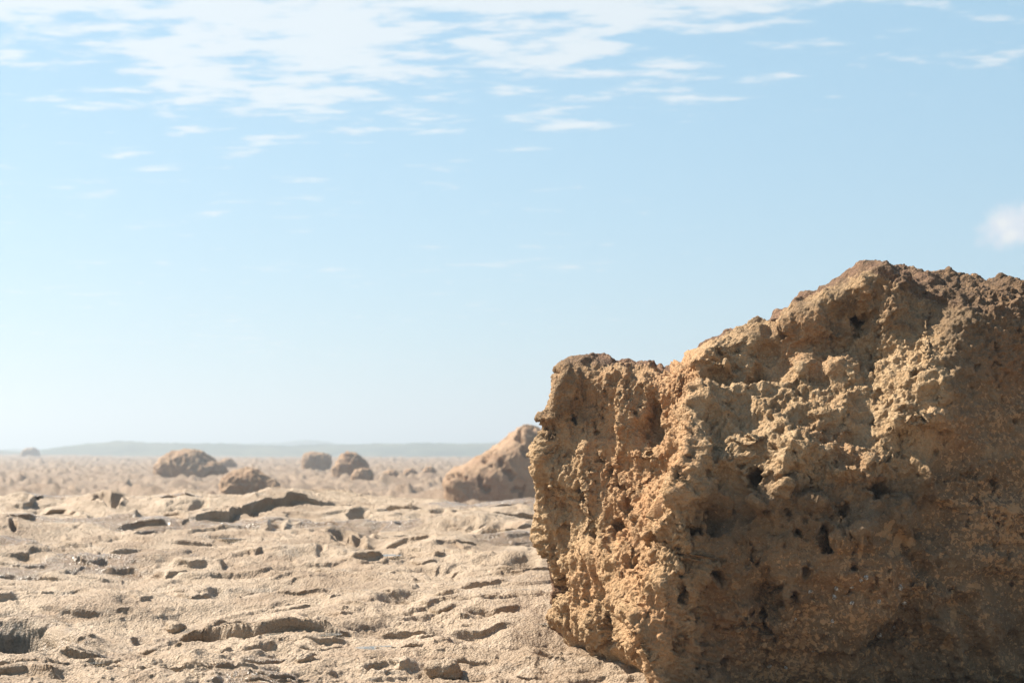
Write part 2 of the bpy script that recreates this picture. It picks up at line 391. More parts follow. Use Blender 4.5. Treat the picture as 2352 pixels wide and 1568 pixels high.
# lumps standing proud
for (u, v, ru, rv, k) in [(400, 1438, 45, 14, 1), (1190, 1485, 60, 14, .9), (1150, 1495, 30, 9, .9), (90, 1520, 120, 20, .8), (620, 1375, 60, 16, .7),
                          (180, 1425, 60, 14, .8), (960, 1255, 70, 12, .7), (620, 1132, 120, 6, .7), (1000, 1290, 90, 10, .6), (1060, 1370, 45, 10, .8), (1480, 1535, 70, 16, .8), (520, 1440, 60, 10, .7)]:
    e = ((GU + warpu * 0.6 - u) / ru) ** 2 + ((GV + warpv - v) / rv) ** 2
    msk = e < 6
    if msk.any(): h[msk] += rv * k * 1.1 * PXM[msk] * np.exp(-e[msk] * (0.9 + 0.3 * warpv[msk] / 4.5))
# scalloped solution hollows with sharp rims
sm = sstep(fbm(GX, GY, 22.0, 0.5, 3), -0.25, 0.35)
w1 = worley(qx * 0.7 + 0.1 * wy, qy * 1.25, 0.0, 1.5, True)
h += 0.032 * (np.minimum(w1, 0.75) ** 1.6 - 0.3) * (0.3 + 0.7 * sm)
w2 = worley(qx * 0.85 + 3.0, qy * 1.2, 0.0, 5.0, True)
sm2 = sstep(fbm(GX, GY, 27.0, 0.8, 3), -0.1, 0.4)
w3 = worley(GX * 0.9 + 0.02 * wx, GY * 1.1, 0.0, 11.0, True)
h += 0.013 * (np.minimum(w3, 0.85) ** 1.3 - 0.35) * sstep(fbm(GX, GY, 71.0, 0.9, 3), -0.05, 0.35)
near = sstep(-RR, -10.5, -7.2)
h += (0.007 + 0.016 * near) * (np.minimum(w2, 0.8) ** 1.5 - 0.3) * sm2
# crust: crumbly fine relief, coarser towards the front
cr = ridged(qx, qy, 30.0, 3.2, 4)
h += (0.003 + 0.011 * near) * (cr - 0.6)
h += (0.005 + 0.005 * near) * fbm(qx, qy, 33.0, 8.0, 3, 0.6)
pk = fbm(GX, GY, 36.0, 17.0, 2, 0.6)
h -= 0.007 * sstep(pk, 0.2, 0.5) * (0.5 + 0.9 * near)
h += 0.005 * fbm(GX, GY, 40.0, 26.0, 2, 0.6)
fade = sstep(RR, 1.0, 4.0)
Hh = T0 + h * fade
slope = np.abs(np.gradient(Hh, axis=0) / np.gradient(RR, axis=0))
jr = fade * sstep(-RR, -19.5, -18.5) * (0.12 + 0.88 * sstep(slope, 0.35, 1.0))
jx = 0.02 * perlin(GX * 4, GY * 4, Hh * 14) * jr
jy = (0.03 * perlin(GX * 4 + 9, GY * 4, Hh * 14) + 0.012 * perlin(GX * 7, GY * 7, Hh * 40)) * jr
GVx = np.stack([GX + jx + RS * np.sin(AZ), GY + jy + RS * np.cos(AZ), Hh], -1)
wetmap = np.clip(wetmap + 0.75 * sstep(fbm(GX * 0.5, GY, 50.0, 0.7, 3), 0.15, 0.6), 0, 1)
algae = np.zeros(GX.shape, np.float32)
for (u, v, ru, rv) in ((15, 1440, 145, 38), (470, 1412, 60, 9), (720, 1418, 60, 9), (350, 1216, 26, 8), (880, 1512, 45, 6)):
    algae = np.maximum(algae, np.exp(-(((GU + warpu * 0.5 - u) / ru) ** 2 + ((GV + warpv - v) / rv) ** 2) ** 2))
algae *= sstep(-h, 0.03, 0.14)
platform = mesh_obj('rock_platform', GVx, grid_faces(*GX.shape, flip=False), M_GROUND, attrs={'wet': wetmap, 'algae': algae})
tag(platform, 'pale pitted limestone rock platform with shadowed hollows in the foreground', None, None, 'structure')

# ------------------------------------------------------------------ far reef flat
az2 = np.radians(np.unique(np.concatenate([np.linspace(-180, -30, 51), np.linspace(-30, -21, 25), np.linspace(-21, 2.5, 380), np.linspace(2.5, 30, 90), np.linspace(30, 180, 51)[:-1]])))
r2 = [17.0]
while r2[-1] < 30: r2.append(r2[-1] + 0.5)
while r2[-1] < 420: r2.append(r2[-1] * 1.010)
while r2[-1] < 2600: r2.append(r2[-1] * 1.04)
r2 = np.array(r2)
A2, R2 = np.meshgrid(az2, r2); A2 = A2.astype(np.float32); R2 = R2.astype(np.float32)
RX, RY = R2 * np.sin(A2), R2 * np.cos(A2)
print('reef grid', RX.shape)
q2x, q2y = RX + 1.5 * fbm(RX, RY, 1.0, 0.2, 2), RY + 1.5 * fbm(RX, RY, 7.0, 0.2, 2)
amp = 1.25 + 0.9 * sstep(R2, 60, 260)
hz2 = amp * (0.09 * ridged(q2x * 0.8, q2y, 3.0, 0.35, 5, 0.6) + 0.10 * fbm(q2x, q2y, 9.0, 0.9, 3) + 0.12 * fbm(q2x, q2y, 5.0, 0.07, 3))
stn = fbm(q2x, q2y, 15.0, 0.55, 3)
hz2 += 0.16 * sstep(stn, 0.25, 0.55) * amp
for sc_, am_ in ((0.7, 0.34), (1.5, 0.2)):
    hz2 += am_ * np.sqrt(np.clip(0.42 - worley(q2x + 0.3 * stn, q2y, 0.0, sc_, True), 0, 1)) * sstep(fbm(RX, RY, 44.0, 0.12, 3), -0.15, 0.3)
hz2 = (hz2 - 0.1) * (1 - sstep(R2, 350, 900)) + 0.1 * sstep(R2, 350, 900)
RZ = -0.42 + hz2 + 0.9 * sstep(R2, 200, 500) * sstep(-A2, 0.2, 0.36) - 0.9 * (1 - sstep(R2, 17, 24))
reef = mesh_obj('reef_flat', np.stack([RX, RY, RZ], -1), grid_faces(*RX.shape, wrap=True), M_REEF)
tag(reef, 'hazy brown rubble reef flat stretching to the hills', None, None, 'structure')

# ------------------------------------------------------------------ hills
M_HILL, q, b = new_mat('scrub_hills')
pos = q.n('ShaderNodeNewGeometry').outputs['Position']
n1 = q.noise(pos, 0.02, 5, 0.6); n2 = q.noise(pos, 0.11, 4, 0.6)
c = q.mix(q.ss(n1, 0.4, 0.6), (0.05, 0.062, 0.035), (0.10, 0.10, 0.06)); c = q.mix(q.ss(n2, 0.5, 0.62), c, (0.035, 0.042, 0.028))
q.put(b.inputs['Base Color'], c); b.inputs['Roughness'].default_value = 0.95


def hill_strip(prof, dist, depth, seed, label):
    pu = np.array([p[0] for p in prof], float); pv = np.array([p[1] for p in prof], float)
    uu = np.arange(pu[0], pu[-1], 3.0); vv = np.interp(uu, pu, pv)
    cols = []
    s = np.linspace(-1, 1, 25)
    A = np.arctan((uu * 1024 / 2352 - 512) / FPX)
    top = np.array([P(a, b_, dist * math.cos(z))[2] for a, b_, z in zip(uu, vv, A)])
    Sg, Ag = np.meshgrid(s, A, indexing='ij'); Tg = np.meshgrid(s, top, indexing='ij')[1]
    Dg = dist + depth * Sg
    x, y = Dg * np.sin(Ag), Dg * np.cos(Ag)
    z = -1.0 + (Tg + 1.0) * np.clip(1 - np.abs(Sg) ** 2.0, 0, 1)
    edge = np.clip(1 - np.abs(Sg), 0, 1)
    z += edge * (1.2 * fbm(x, y, seed, 0.03, 4, 0.6) + 1.0 * np.abs(fbm(x, y, seed + 3, 0.12, 3))) * (dist / 1000)
    o = mesh_obj('hills', np.stack([x, y, z], -1), grid_faces(*x.shape), M_HILL)
    return tag(o, label, None, None, 'structure')


hill_strip([(-900, 1036), (-300, 1033), (60, 1036), (120, 1030), (200, 1021), (300, 1017), (400, 1018), (480, 1018), (560, 1021), (620, 1023), (660, 1026), (760, 1024), (820, 1023), (900, 1021), (960, 1019),
            (1020, 1020), (1080, 1019), (1150, 1021), (1300, 1019), (1700, 1022), (2500, 1018), (3300, 1022)], 560, 80, 2.0, 'low scrub covered green hills fading in haze along the horizon')
hill_strip([(-900, 1030), (-200, 1034), (100, 1034), (300, 1022), (520, 1021), (600, 1019), (640, 1018), (680, 1013), (705, 1012), (740, 1015), (790, 1022), (860, 1026), (1060, 1024), (1140, 1015), (1180, 1013), (1260, 1018), (1600, 1014), (2400, 1020), (3300, 1016)],
           1000, 120, 6.0, 'faint bluish far hills on the skyline behind the green ones')

# ------------------------------------------------------------------ the great boulder
# vertical profiles over the face the photograph shows, left to right; each from base to top: (u, v, metres ahead)
COLS = [
    [(1278, 1440, 8.92), (1276, 1385, 8.92), (1262, 1270, 8.85), (1238, 1125, 8.72), (1254, 1045, 8.66), (1270, 960, 8.6), (1303, 850, 8.6), (1335, 840, 9.3)],
    [(1338, 1464, 8.45), (1330, 1400, 8.45), (1322, 1270, 8.45), (1302, 1120, 8.43), (1316, 1040, 8.42), (1332, 960, 8.42), (1385, 828, 8.5), (1400, 822, 9.2)],
    [(1405, 1502, 8.05), (1396, 1430, 8.0), (1402, 1290, 8.05), (1400, 1130, 8.18), (1412, 1050, 8.22), (1420, 960, 8.26), (1455, 840, 8.36), (1475, 838, 9.1)],
    [(1476, 1518, 7.66), (1455, 1445, 7.62), (1478, 1300, 7.65), (1508, 1130, 7.76), (1528, 1050, 7.88), (1540, 950, 8.02), (1525, 848, 8.22), (1540, 838, 9.0)],
    [(1545, 1620, 7.28), (1492, 1475, 7.22), (1545, 1300, 7.17), (1578, 1120, 7.2), (1592, 1015, 7.42), (1606, 872, 7.93), (1612, 785, 8.06), (1640, 768, 8.9)],
    [(1700, 1680, 7.62), (1690, 1520, 7.36), (1690, 1330, 7.3), (1700, 1120, 7.33), (1700, 1015, 7.4), (1700, 875, 7.92), (1702, 744, 8.03), (1725, 738, 8.8)],
    [(1770, 1690, 7.66), (1765, 1530, 7.38), (1765, 1330, 7.28), (1765, 1125, 7.3), (1765, 1005, 7.37), (1768, 862, 7.92), (1778, 740, 8.02), (1795, 732, 8.8)],
    [(1830, 1700, 7.68), (1830, 1540, 7.38), (1830, 1330, 7.25), (1830, 1130, 7.27), (1830, 1000, 7.35), (1830, 850, 7.88), (1824, 702, 7.99), (1850, 690, 8.8)],
    [(1920, 1710, 7.7), (1920, 1550, 7.38), (1920, 1335, 7.22), (1920, 1130, 7.25), (1920, 990, 7.35), (1920, 825, 7.84), (1915, 656, 7.97), (1930, 648, 8.8)],
    [(2000, 1720, 7.72), (2000, 1560, 7.4), (2000, 1340, 7.22), (2000, 1130, 7.24), (2000, 985, 7.36), (2000, 805, 7.8), (2000, 616, 7.96), (2010, 616, 8.8)],
    [(2125, 1720, 7.8), (2125, 1560, 7.46), (2125, 1340, 7.28), (2125, 1110, 7.28), (2130, 930, 7.38), (2115, 750, 7.7), (2100, 624, 8.05), (2110, 620, 8.8)],
    [(2250, 1720, 7.9), (2250, 1560, 7.56), (2250, 1340, 7.36), (2250, 1110, 7.36), (2250, 910, 7.44), (2250, 742, 7.6), (2245, 640, 8.1), (2250, 634, 8.9)],
    [(2400, 1720, 8.0), (2400, 1560, 7.7), (2400, 1340, 7.5), (2400, 1110, 7.48), (2400, 910, 7.55), (2400, 760, 7.75), (2400, 658, 8.3), (2410, 652, 8.9)],
    [(2640, 1700, 8.0), (2640, 1540, 7.8), (2640, 1330, 7.65), (2640, 1110, 7.65), (2640, 930, 7.7), (2640, 800, 7.9), (2620, 710, 8.5), (2600, 700, 9.0)],
    [(2830, 1650, 8.5), (2840, 1500, 8.4), (2850, 1300, 8.3), (2840, 1110, 8.35), (2820, 960, 8.4), (2790, 850, 8.55), (2740, 770, 8.8), (2690, 740, 9.1)],
]
ctrl = np.array([[P(u, v + (14 if k >= 6 else 0), y) for k, (u, v, y) in enumerate(c)] for c in COLS])                     # (cols, rows, 3)
zn = np.array([0, 0.10, 0.25, 0.45, 0.58, 0.75, 0.97, 1.0])
back = []
for (x, y, zt) in ((4.1, 9.6, 1.75), (3.0, 10.5, 1.95), (1.8, 10.6, 1.8), (0.85, 10.1, 1.55)):
    inn = np.array([0, 0, 0, 0, 0.02, 0.05, 0.14, 0.4])
    back.append([(x + (2.2 - x) * i, y + (9.3 - y) * i, -0.15 + (zt + 0.15) * k) for k, i in zip(zn, inn)])
ctrl = np.concatenate([ctrl, np.array(back)], 0)
lean = np.array([0.06, 0.02, 0.0, 0.05, 0.10, 0.06, 0.03, 0.0])           # the front leans back a little above its undercut foot
lean = lean[None, :] * np.array([0.15, 0.4, 0.7, 1, 1, 1, 1, 1])[:, None]
ctrl[5:13, :, 1] += lean; ctrl[5:13, :, 0] *= 1 + lean / 7.5
ctrl[5:13, :, 2] = CAM_H + (ctrl[5:13, :, 2] - CAM_H) * (1 + lean / 7.5)
foot = ctrl[:, :1].copy(); foot[:, 0, 2] -= 0.25; foot[:4, 0] += (0.42, 0.12, -0.05); foot[4, 0] += (0.2, 0.2, 0); foot[5:13, 0] += (0, 0.35, 0)
ctrl = np.concatenate([foot, ctrl], 1)
NC = len(ctrl)


def cr_w(s):
    return np.stack([-.5 * s + s * s - .5 * s ** 3, 1 - 2.5 * s * s + 1.5 * s ** 3, .5 * s + 2 * s * s - 1.5 * s ** 3, -.5 * s * s + .5 * s ** 3], -1)


def interp(C, params, wrap):
    i = np.floor(params).astype(int); w = cr_w(params - i); n = len(C); out = 0
    for k in range(4):
        j = i + k - 1
        j = j % n if wrap else np.clip(j, 0, n - 1)
        out = out + w[:, k].reshape(-1, *([1] * (C.ndim - 1))) * C[j]
    return out


fine_step = 0.0058
cp = []
for i in range(NC):
    L = np.linalg.norm(ctrl[(i + 1) % NC, 3:7] - ctrl[i, 3:7], axis=-1).mean()
    n = max(3, int(L / (fine_step if i < 12 else 0.07)))
    if i == NC - 1: n = 40
    cp += list(i + np.arange(n) / n)
rp = []
for j in range(8):
    L = np.linalg.norm(ctrl[:13, j + 1] - ctrl[:13, j], axis=-1).mean()
    n = max(3, int(L / (0.02 if j == 0 else fine_step if j < 7 else 0.012)))
    rp += list(j + np.arange(n) / n)
rp.append(8 - 1e-6)
cp, rp = np.array(cp), np.array(rp)
B = interp(ctrl, cp, True)                                   # (C, rows, 3)
B = interp(np.swapaxes(B, 0, 1), rp, False)                  # (R, C, 3)
# close the top
topv = B[-1]
ax = np.stack([np.clip(topv[:, 0], 0.95, 3.4), np.full(len(topv), 9.25), np.interp(np.clip(topv[:, 0], 0.95, 3.4), [0.9, 1.6, 2.0, 2.6, 3.4], [1.75, 2.0, 2.2, 2.2, 1.95])], -1)
cap = [topv + (ax - topv) * s - np.array((0, 0, 0.06)) * s for s in (0.15, 0.3, 0.5, 0.75, 1.0)]
B = np.concatenate([B, np.array(cap)], 0).astype(np.float32)
R_, C_ = B.shape[:2]
print('boulder grid', B.shape)
U, Vv = proj(B[..., 0], B[..., 1], B[..., 2])
front = np.broadcast_to((cp < 13.5)[None, :], U.shape) & (np.arange(R_)[:, None] < len(rp) - 2)
PM = B[..., 1] / FPX * 1024 / 2352
Nn = -grid_normals(B, True)
ctr = np.array([2.0, 8.7, 0.9]); sgn = np.sign(np.nanmedian(np.einsum('ijk,ijk->ij', Nn, B - ctr)))
Nn = Nn * sgn
disp = np.zeros(U.shape, np.float32)
x, y, z = B[..., 0], B[..., 1], B[..., 2]
leftm = sstep(-U, -1600, -1520) * front                    # the sunlit flank
wu = 16 * fbm(x, y, z, 3.0, 3); wv_ = 16 * fbm(x + 40, y, z, 3.0, 3)


def stamp(u, v, ru, rv, amp, ang=0.0, p=1.0, warp=1.0):
    a = math.radians(ang); du, dv_ = U + warp * wu - u, Vv + warp * wv_ - v
    e = ((du * math.cos(a) + dv_ * math.sin(a)) / ru) ** 2 + ((-du * math.sin(a) + dv_ * math.cos(a)) / rv) ** 2
    m_ = front & (e < 7); disp[m_] += amp * np.exp(-e[m_] ** p)


def ridge(pts, width, amp, warp=0.7):
    best = np.full(U.shape, 1e9, np.float32); uu, vv = U + warp * wu, Vv + warp * wv_
    for (a, b_), (c_, d_) in zip(pts[:-1], pts[1:]):
        L2 = (c_ - a) ** 2 + (d_ - b_) ** 2
        s = np.clip(((uu - a) * (c_ - a) + (vv - b_) * (d_ - b_)) / L2, 0, 1)
        best = np.minimum(best, np.hypot(uu - a - s * (c_ - a), vv - b_ - s * (d_ - b_)))
    disp[front] += (amp * np.exp(-(best / width)))[front]


# large shapes
disp += 0.05 * fbm(x, y, z, 1.3, 3) * sstep(z, -0.3, 0.3)
stamp(1520, 940, 30, 95, -0.05, 6)            # hollow gully high on the lit flank
stamp(1505, 1075, 45, 18, -0.06)
stamp(1500, 1042, 55, 12, 0.05, -5)
stamp(1335, 930, 36, 55, -0.04)
stamp(1262, 990, 14, 12, -0.07, 0, 1, .2); stamp(1253, 963, 12, 9, 0.05, 0, 1, .2)
stamp(1440, 960, 22, 90, 0.05)
stamp(1296, 1120, 30, 40, 0.05); stamp(1280, 1330, 16, 60, -0.09, 0, 1, .4); stamp(1300, 1390, 22, 30, 0.04)
stamp(1380, 1290, 26, 60, 0.06, -15); stamp(1440, 1390, 22, 60, 0.05, -20); stamp(1360, 1420, 18, 30, 0.05)
stamp(1747, 872, 26, 28, -0.16, 0, 1.6); stamp(1967, 745, 40, 45, -0.07); stamp(1780, 800, 60, 40, -0.04)
stamp(1640, 862, 36, 18, 0.09, 0, 2); stamp(1660, 930, 60, 25, 0.05); stamp(1760, 930, 60, 26, 0.06)
stamp(1953, 868, 48, 28, 0.13, -8, 1.4); stamp(2046, 735, 28, 60, 0.08, 20); stamp(1864, 858, 24, 32, 0.06)
stamp(1834, 1040, 46, 34, 0.13, 0, 1.4); stamp(2092, 985, 62, 22, 0.12, -6, 1.3); stamp(2135, 894, 52, 36, 0.08)
stamp(1934, 953, 30, 42, 0.06); stamp(2020, 930, 60, 20, 0.06); stamp(1790, 1068, 24, 36, 0.10); stamp(1927, 1084, 30, 14, 0.11, 0, 1.6)
stamp(1815, 1122, 38, 15, 0.10, -15, 1.5); stamp(2010, 1075, 40, 18, 0.08, 0, 1.5); stamp(1740, 1160, 30, 20, 0.07, -10, 1.5); stamp(1880, 1160, 30, 18, 0.07, 0, 1.5); stamp(1700, 1010, 90, 16, 0.05); stamp(1900, 1010, 70, 14, -0.05)
stamp(1660, 1085, 50, 36, -0.05); stamp(1760, 1380, 36, 62, -0.22, 0, 1.6); stamp(1620, 1190, 40, 60, -0.03)
stamp(2200, 1250, 120, 200, -0.04); stamp(2180, 1060, 40, 100, 0.03); stamp(2010, 640, 40, 26, 0.04); stamp(2080, 690, 22, 50, 0.04)
stamp(2300, 1460, 90, 60, 0.05); stamp(2050, 1480, 140, 40, -0.04); stamp(1900, 1500, 200, 30, -0.03)
rb = np.random.default_rng(23)
for i in range(46):
    stamp(rb.uniform(1610, 2360), rb.uniform(1040, 1560), rb.uniform(20, 60), rb.uniform(18, 70), rb.choice((-0.05, 0.045, 0.055, -0.07)), rb.uniform(-40, 40), 1.5)
for i in range(26):
    stamp(rb.uniform(1260, 1560), rb.uniform(880, 1480), rb.uniform(10, 24), rb.uniform(20, 60), rb.choice((-0.05, 0.05, -0.06)), rb.uniform(-30, 5), 1.4)
ridge([(1610, 850), (1612, 905), (1600, 965), (1596, 1010), (1593, 1054), (1576, 1092), (1572, 1126), (1566, 1187), (1538, 1225), (1525, 1272), (1504, 1317), (1482, 1361), (1482, 1409), (1486, 1443), (1497, 1490), (1504, 1518), (1530, 1570)], 13, 0.085, 0.3)
ridge([(1650, 1000), (1640, 1060), (1625, 1120), (1618, 1190), (1600, 1240), (1585, 1300), (1560, 1350)], 22, -0.075, 0.5)
ridge([(1572, 1252), (1562, 1307), (1535, 1345), (1531, 1443), (1510, 1500)], 7, 0.035)
ridge([(1600, 940), (1640, 915), (1720, 925), (1800, 900), (1850, 880)], 16, 0.045)
ridge([(1880, 960), (1960, 905), (2060, 890), (2120, 850), (2130, 700)], 14, 0.05)
ridge([(2150, 890), (2140, 960), (2090, 1000), (2050, 960)], 10, 0.04)
ridge([(1950, 985), (1880, 1060), (1850, 1120)], 12, 0.04)
ridge([(1720, 1020), (1800, 985), (1880, 975)], 10, 0.04)
for pts in ([(1430, 900), (1440, 1000), (1400, 1090), (1440, 1200), (1465, 1330)], [(1480, 870), (1470, 960), (1490, 1060), (1450, 1150)], [(1340, 1040), (1360, 1140), (1345, 1230), (1375, 1330)], [(1545, 1000), (1560, 1080), (1545, 1150)], [(1390, 1200), (1420, 1290), (1460, 1380), (1484, 1440)], [(1290, 1050), (1272, 1150), (1290, 1240)], [(1565, 870), (1580, 960), (1560, 1040)]):
    ridge(pts, 7, 0.035)
B = B + Nn * disp[..., None]

# (see above) then finer
# medium relief: knobs, flutes and shelves
Nn = grid_normals(B, True) * -sgn
x, y, z = B[..., 0], B[..., 1], B[..., 2]
mid_m = np.clip(0.75 + 0.7 * fbm(x, y, z, 1.1, 2), 0.25, 1.4)
w0 = 0.10 * fbm(x, y, z, 3.5, 3); w0b = 0.10 * fbm(x + 7, y, z, 3.5, 3)
zs = z * (1 - 0.62 * leftm)
wA = worley(x + w0, y + w0b - 0.25 * z * leftm, zs + w0, 4.2)
d2 = 0.125 * (np.minimum(wA, 0.95) ** 1.5 - 0.45) * mid_m
d2 += 0.035 * fbm(x, y, z, 2.6, 3)
smooth_face = front * sstep(U, 2060, 2220) * sstep(Vv, 760, 960)     # the flatter, flaked right-hand face
smooth_face = np.maximum(smooth_face, 0.2 * front * sstep(Vv, 1080, 1200) * sstep(U, 1560, 1640))
d2 *= 1 - 0.35 * smooth_face
wB = worley(x + 0.4 * w0, y + 0.4 * w0b - 0.2 * z * leftm, zs + 0.4 * w0, 10.5)
pm = sstep(fbm(x + 3, y, z, 2.0, 3), -0.35, 0.3)
d2 += 0.056 * (np.minimum(wB, 0.9) ** 1.4 - 0.4) * (1 - 0.4 * smooth_face) * (0.3 + 0.7 * pm)
rs = np.random.default_rng(11)
# named holes seen in the photograph
HOLES = [(1645, 811, 8, 8), (1596, 981, 7, 7), (1319, 966, 6, 6), (1767, 1022, 7, 6), (1519, 1169, 8, 8), (1416, 1204, 10, 16), (1431, 1123, 9, 11), (1451, 1286, 6, 19), (1555, 1269, 7, 7),
         (1578, 1215, 13, 8), (1603, 1217, 11, 6), (1650, 1192, 11, 20), (1636, 1215, 12, 8), (1736, 1093, 17, 22), (1654, 1325, 15, 22), (1750, 1412, 9, 16), (1760, 1450, 12, 14), (1785, 1360, 12, 14),
         (1666, 1511, 11, 8), (1387, 1450, 7, 19), (1402, 1484, 18, 10), (1436, 1491, 10, 9), (1465, 1474, 8, 14), (1473, 1458, 6, 6), (1565, 1361, 8, 20), (1504, 1252, 12, 14), (1259, 1303, 8, 24), (1293, 1334, 9, 18),
         (1484, 1303, 8, 8), (1967, 739, 11, 8), (2100, 854, 8, 8), (2000, 970, 6, 6), (2009, 848, 5, 17), (1772, 1021, 6, 6), (1890, 1221, 13, 22), (1907, 1272, 12, 22), (2026, 1122, 20, 24), (1815, 1173, 7, 6),
         (1832, 1228, 6, 7), (1958, 1306, 7, 9), (1852, 1317, 12, 13), (2121, 1225, 7, 10), (2104, 1339, 8, 6), (1825, 1375, 9, 13), (1782, 1455, 7, 14), (2196, 1360, 7, 8), (2290, 1110, 8, 14), (2330, 1340, 7, 8),
         (1700, 1245, 8, 11), (1760, 1180, 7, 6), (1740, 1290, 9, 7), (1600, 1420, 7, 12), (1570, 1450, 8, 7), (1620, 1480, 8, 6), (1545, 1480, 6, 9), (1700, 1440, 9, 8), (2148, 690, 6, 5), (2340, 760, 7, 9), (2040, 1050, 9, 6), (1935, 1170, 9, 14), (1400, 1080, 7, 8), (1355, 1230, 7, 14), (1338, 1130, 8, 9)]
holes = []
for (u, v, a, b_) in HOLES:
    k = rs.integers(2, 5); g = 1.4 if u < 1600 else 1.15
    for i in range(k):
        f = rs.uniform(0.5, 0.9) * g; holes.append((u + rs.normal() * a * 0.45, v + rs.normal() * b_ * 0.45, max(2.5, a * f * rs.uniform(0.8, 1.25)), max(2.5, b_ * f * rs.uniform(0.8, 1.25)), rs.uniform(1.2, 2.0)))
for i in range(70):          # clusters of small hollows
    u, v = rs.uniform(1230, 2340), rs.uniform(820, 1540); sp = rs.uniform(6, 22)
    for j in range(rs.integers(3, 9)):
        a = rs.uniform(1.8, 5.0); holes.append((u + rs.normal() * sp, v + rs.normal() * sp, a, a * rs.uniform(0.7, 1.9), rs.uniform(0.5, 1.3)))
for i in range(1300):
    u, v = rs.uniform(1225, 2360), rs.uniform(640, 1560)
    a = 1.3 + 5.0 * rs.random() ** 4; holes.append((u, v, a, a * rs.uniform(0.8, 1.8), rs.uniform(0.5, 1.0)))
Rr, Cc = np.indices(U.shape)
Uf, Vf = proj(x, y, z)
cc = int(np.searchsorted(cp, 13.2))
hw1, hw2 = fbm(x, y, z, 13.0, 3, 0.6), fbm(x + 5, y, z, 13.0, 3, 0.6)
hw3, hw4 = fbm(x, y, z, 38.0, 2, 0.6), fbm(x + 5, y, z, 38.0, 2, 0.6)
Uc, Vc = (Uf + 0.2 * wu + 7 * hw1 + 3 * hw3)[:, :cc], (Vf + 0.2 * wv_ + 8 * hw2 + 3 * hw4)[:, :cc]
lim = len(rp) - 6
for (u, v, a, b_, k) in holes:
    e = np.abs(Uc[:lim:6, ::6] - u) + np.abs(Vc[:lim:6, ::6] - v)
    j0, i0 = np.unravel_index(np.argmin(e), e.shape); j0 *= 6; i0 *= 6
    w = int(max(a, b_) * 2.2 * 3) + 10
    sl = (slice(max(0, j0 - w), min(lim, j0 + w)), slice(max(0, i0 - w), min(cc, i0 + w)))
    e2 = ((Uc[sl] - u) / a) ** 2 + ((Vc[sl] - v) / b_) ** 2
    depth = k * min(a, b_) * 0.00235 * 3.0
    d2[sl] -= depth * np.exp(-np.minimum(e2, 6) ** 2.2)
    d2[sl] += 0.10 * depth * np.exp(-((np.sqrt(e2) - 1.35) / 0.35) ** 2)
rp_full = np.concatenate([rp, np.full(R_ - len(rp), 8.0)])[:, None] - 1
d2 *= 1 - 0.7 * np.exp(-((U - 1590) / 60) ** 2) * sstep(rp_full, 5.0, 5.6)
B = B + Nn * d2[..., None]

# fine crust: sharp little flutes on the flank, granules on the shelf and top
Nn = grid_normals(B, True) * -sgn
x, y, z = B[..., 0], B[..., 1], B[..., 2]
fz = 1 - 0.55 * leftm
f1 = worley(x + 0.012 * perlin(x * 20, y * 20, z * 20), y, z * fz + 0.2 * y * leftm, 27.0)
f2 = worley(x, y, z * (1 - 0.3 * leftm), 58.0)
gran = fbm(x, y, z, 30.0, 2, 0.65)
g2 = perlin(x * 62, y * 62, z * 62)
patch_m = sstep(fbm(x, y, z, 2.3, 3), -0.35, 0.25)
U3, V3 = proj(x, y, z)
topm = front * np.clip(sstep(U3, 2095, 2140) * sstep(-V3, -740 - 0.25 * (U3 - 2140).clip(0, 220), -690 - 0.25 * (U3 - 2140).clip(0, 220)), 0, 1)
d3 = (0.035 * (f1 ** 1.3 - 0.4) * (0.25 + 0.75 * patch_m) + 0.021 * (f2 ** 1.2 - 0.4) * (0.4 + 0.6 * patch_m) + 0.006 * gran + 0.004 * g2) * (1 - 0.4 * smooth_face) * (1 - 0.45 * (rp_full > 5.8)) * (1 - 0.6 * np.exp(-((U - 1590) / 50) ** 2) * sstep(rp_full, 5.2, 5.7))
d3 += topm * 0.016 * (ridged(x, y, z, 9.0, 3) - 0.5)
d3 = np.where(front, d3, 0.02 * f1)
B = B + Nn * d3[..., None]

# colour masks: crusted top, iron-stained flank, flaked patches, weathered crust with painted shade
edge_v = np.interp(U3, [1200, 1290, 1430, 1520, 1610, 1700, 1800, 2000, 2100, 2200, 2360, 2500], [840, 842, 845, 850, 785, 748, 712, 628, 690, 715, 745, 760])
Nup = (grid_normals(B, True) * -sgn)[..., 2]
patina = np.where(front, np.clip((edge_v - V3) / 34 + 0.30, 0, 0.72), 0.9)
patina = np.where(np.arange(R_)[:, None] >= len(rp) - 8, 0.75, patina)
iron = np.zeros(U.shape, np.float32)
for (u, v, a, b_) in ((1520, 930, 50, 110), (1560, 850, 60, 60), (1470, 1130, 90, 120), (1460, 1300, 60, 90), (1500, 1440, 80, 110), (1540, 1060, 60, 120), (1420, 1050, 70, 120), (1360, 1330, 60, 80), (1430, 1220, 50, 70), (2320, 850, 60, 120), (1650, 1440, 110, 90), (1960, 1340, 110, 60), (2200, 1000, 60, 60)):
    iron = np.maximum(iron, np.exp(-((U3 - u) / a) ** 2 - ((V3 - v) / b_) ** 2))
flake = front * np.maximum(sstep(U3, 1600, 1760) * sstep(V3, 1150, 1300), sstep(U3, 2060, 2180) * sstep(V3, 830, 900))
shelf = np.exp(-((V3 - np.interp(U3, [1600, 1800, 2000, 2140], [960, 960, 930, 880])) / 120) ** 2) * sstep(-U3, -2200, -2120)
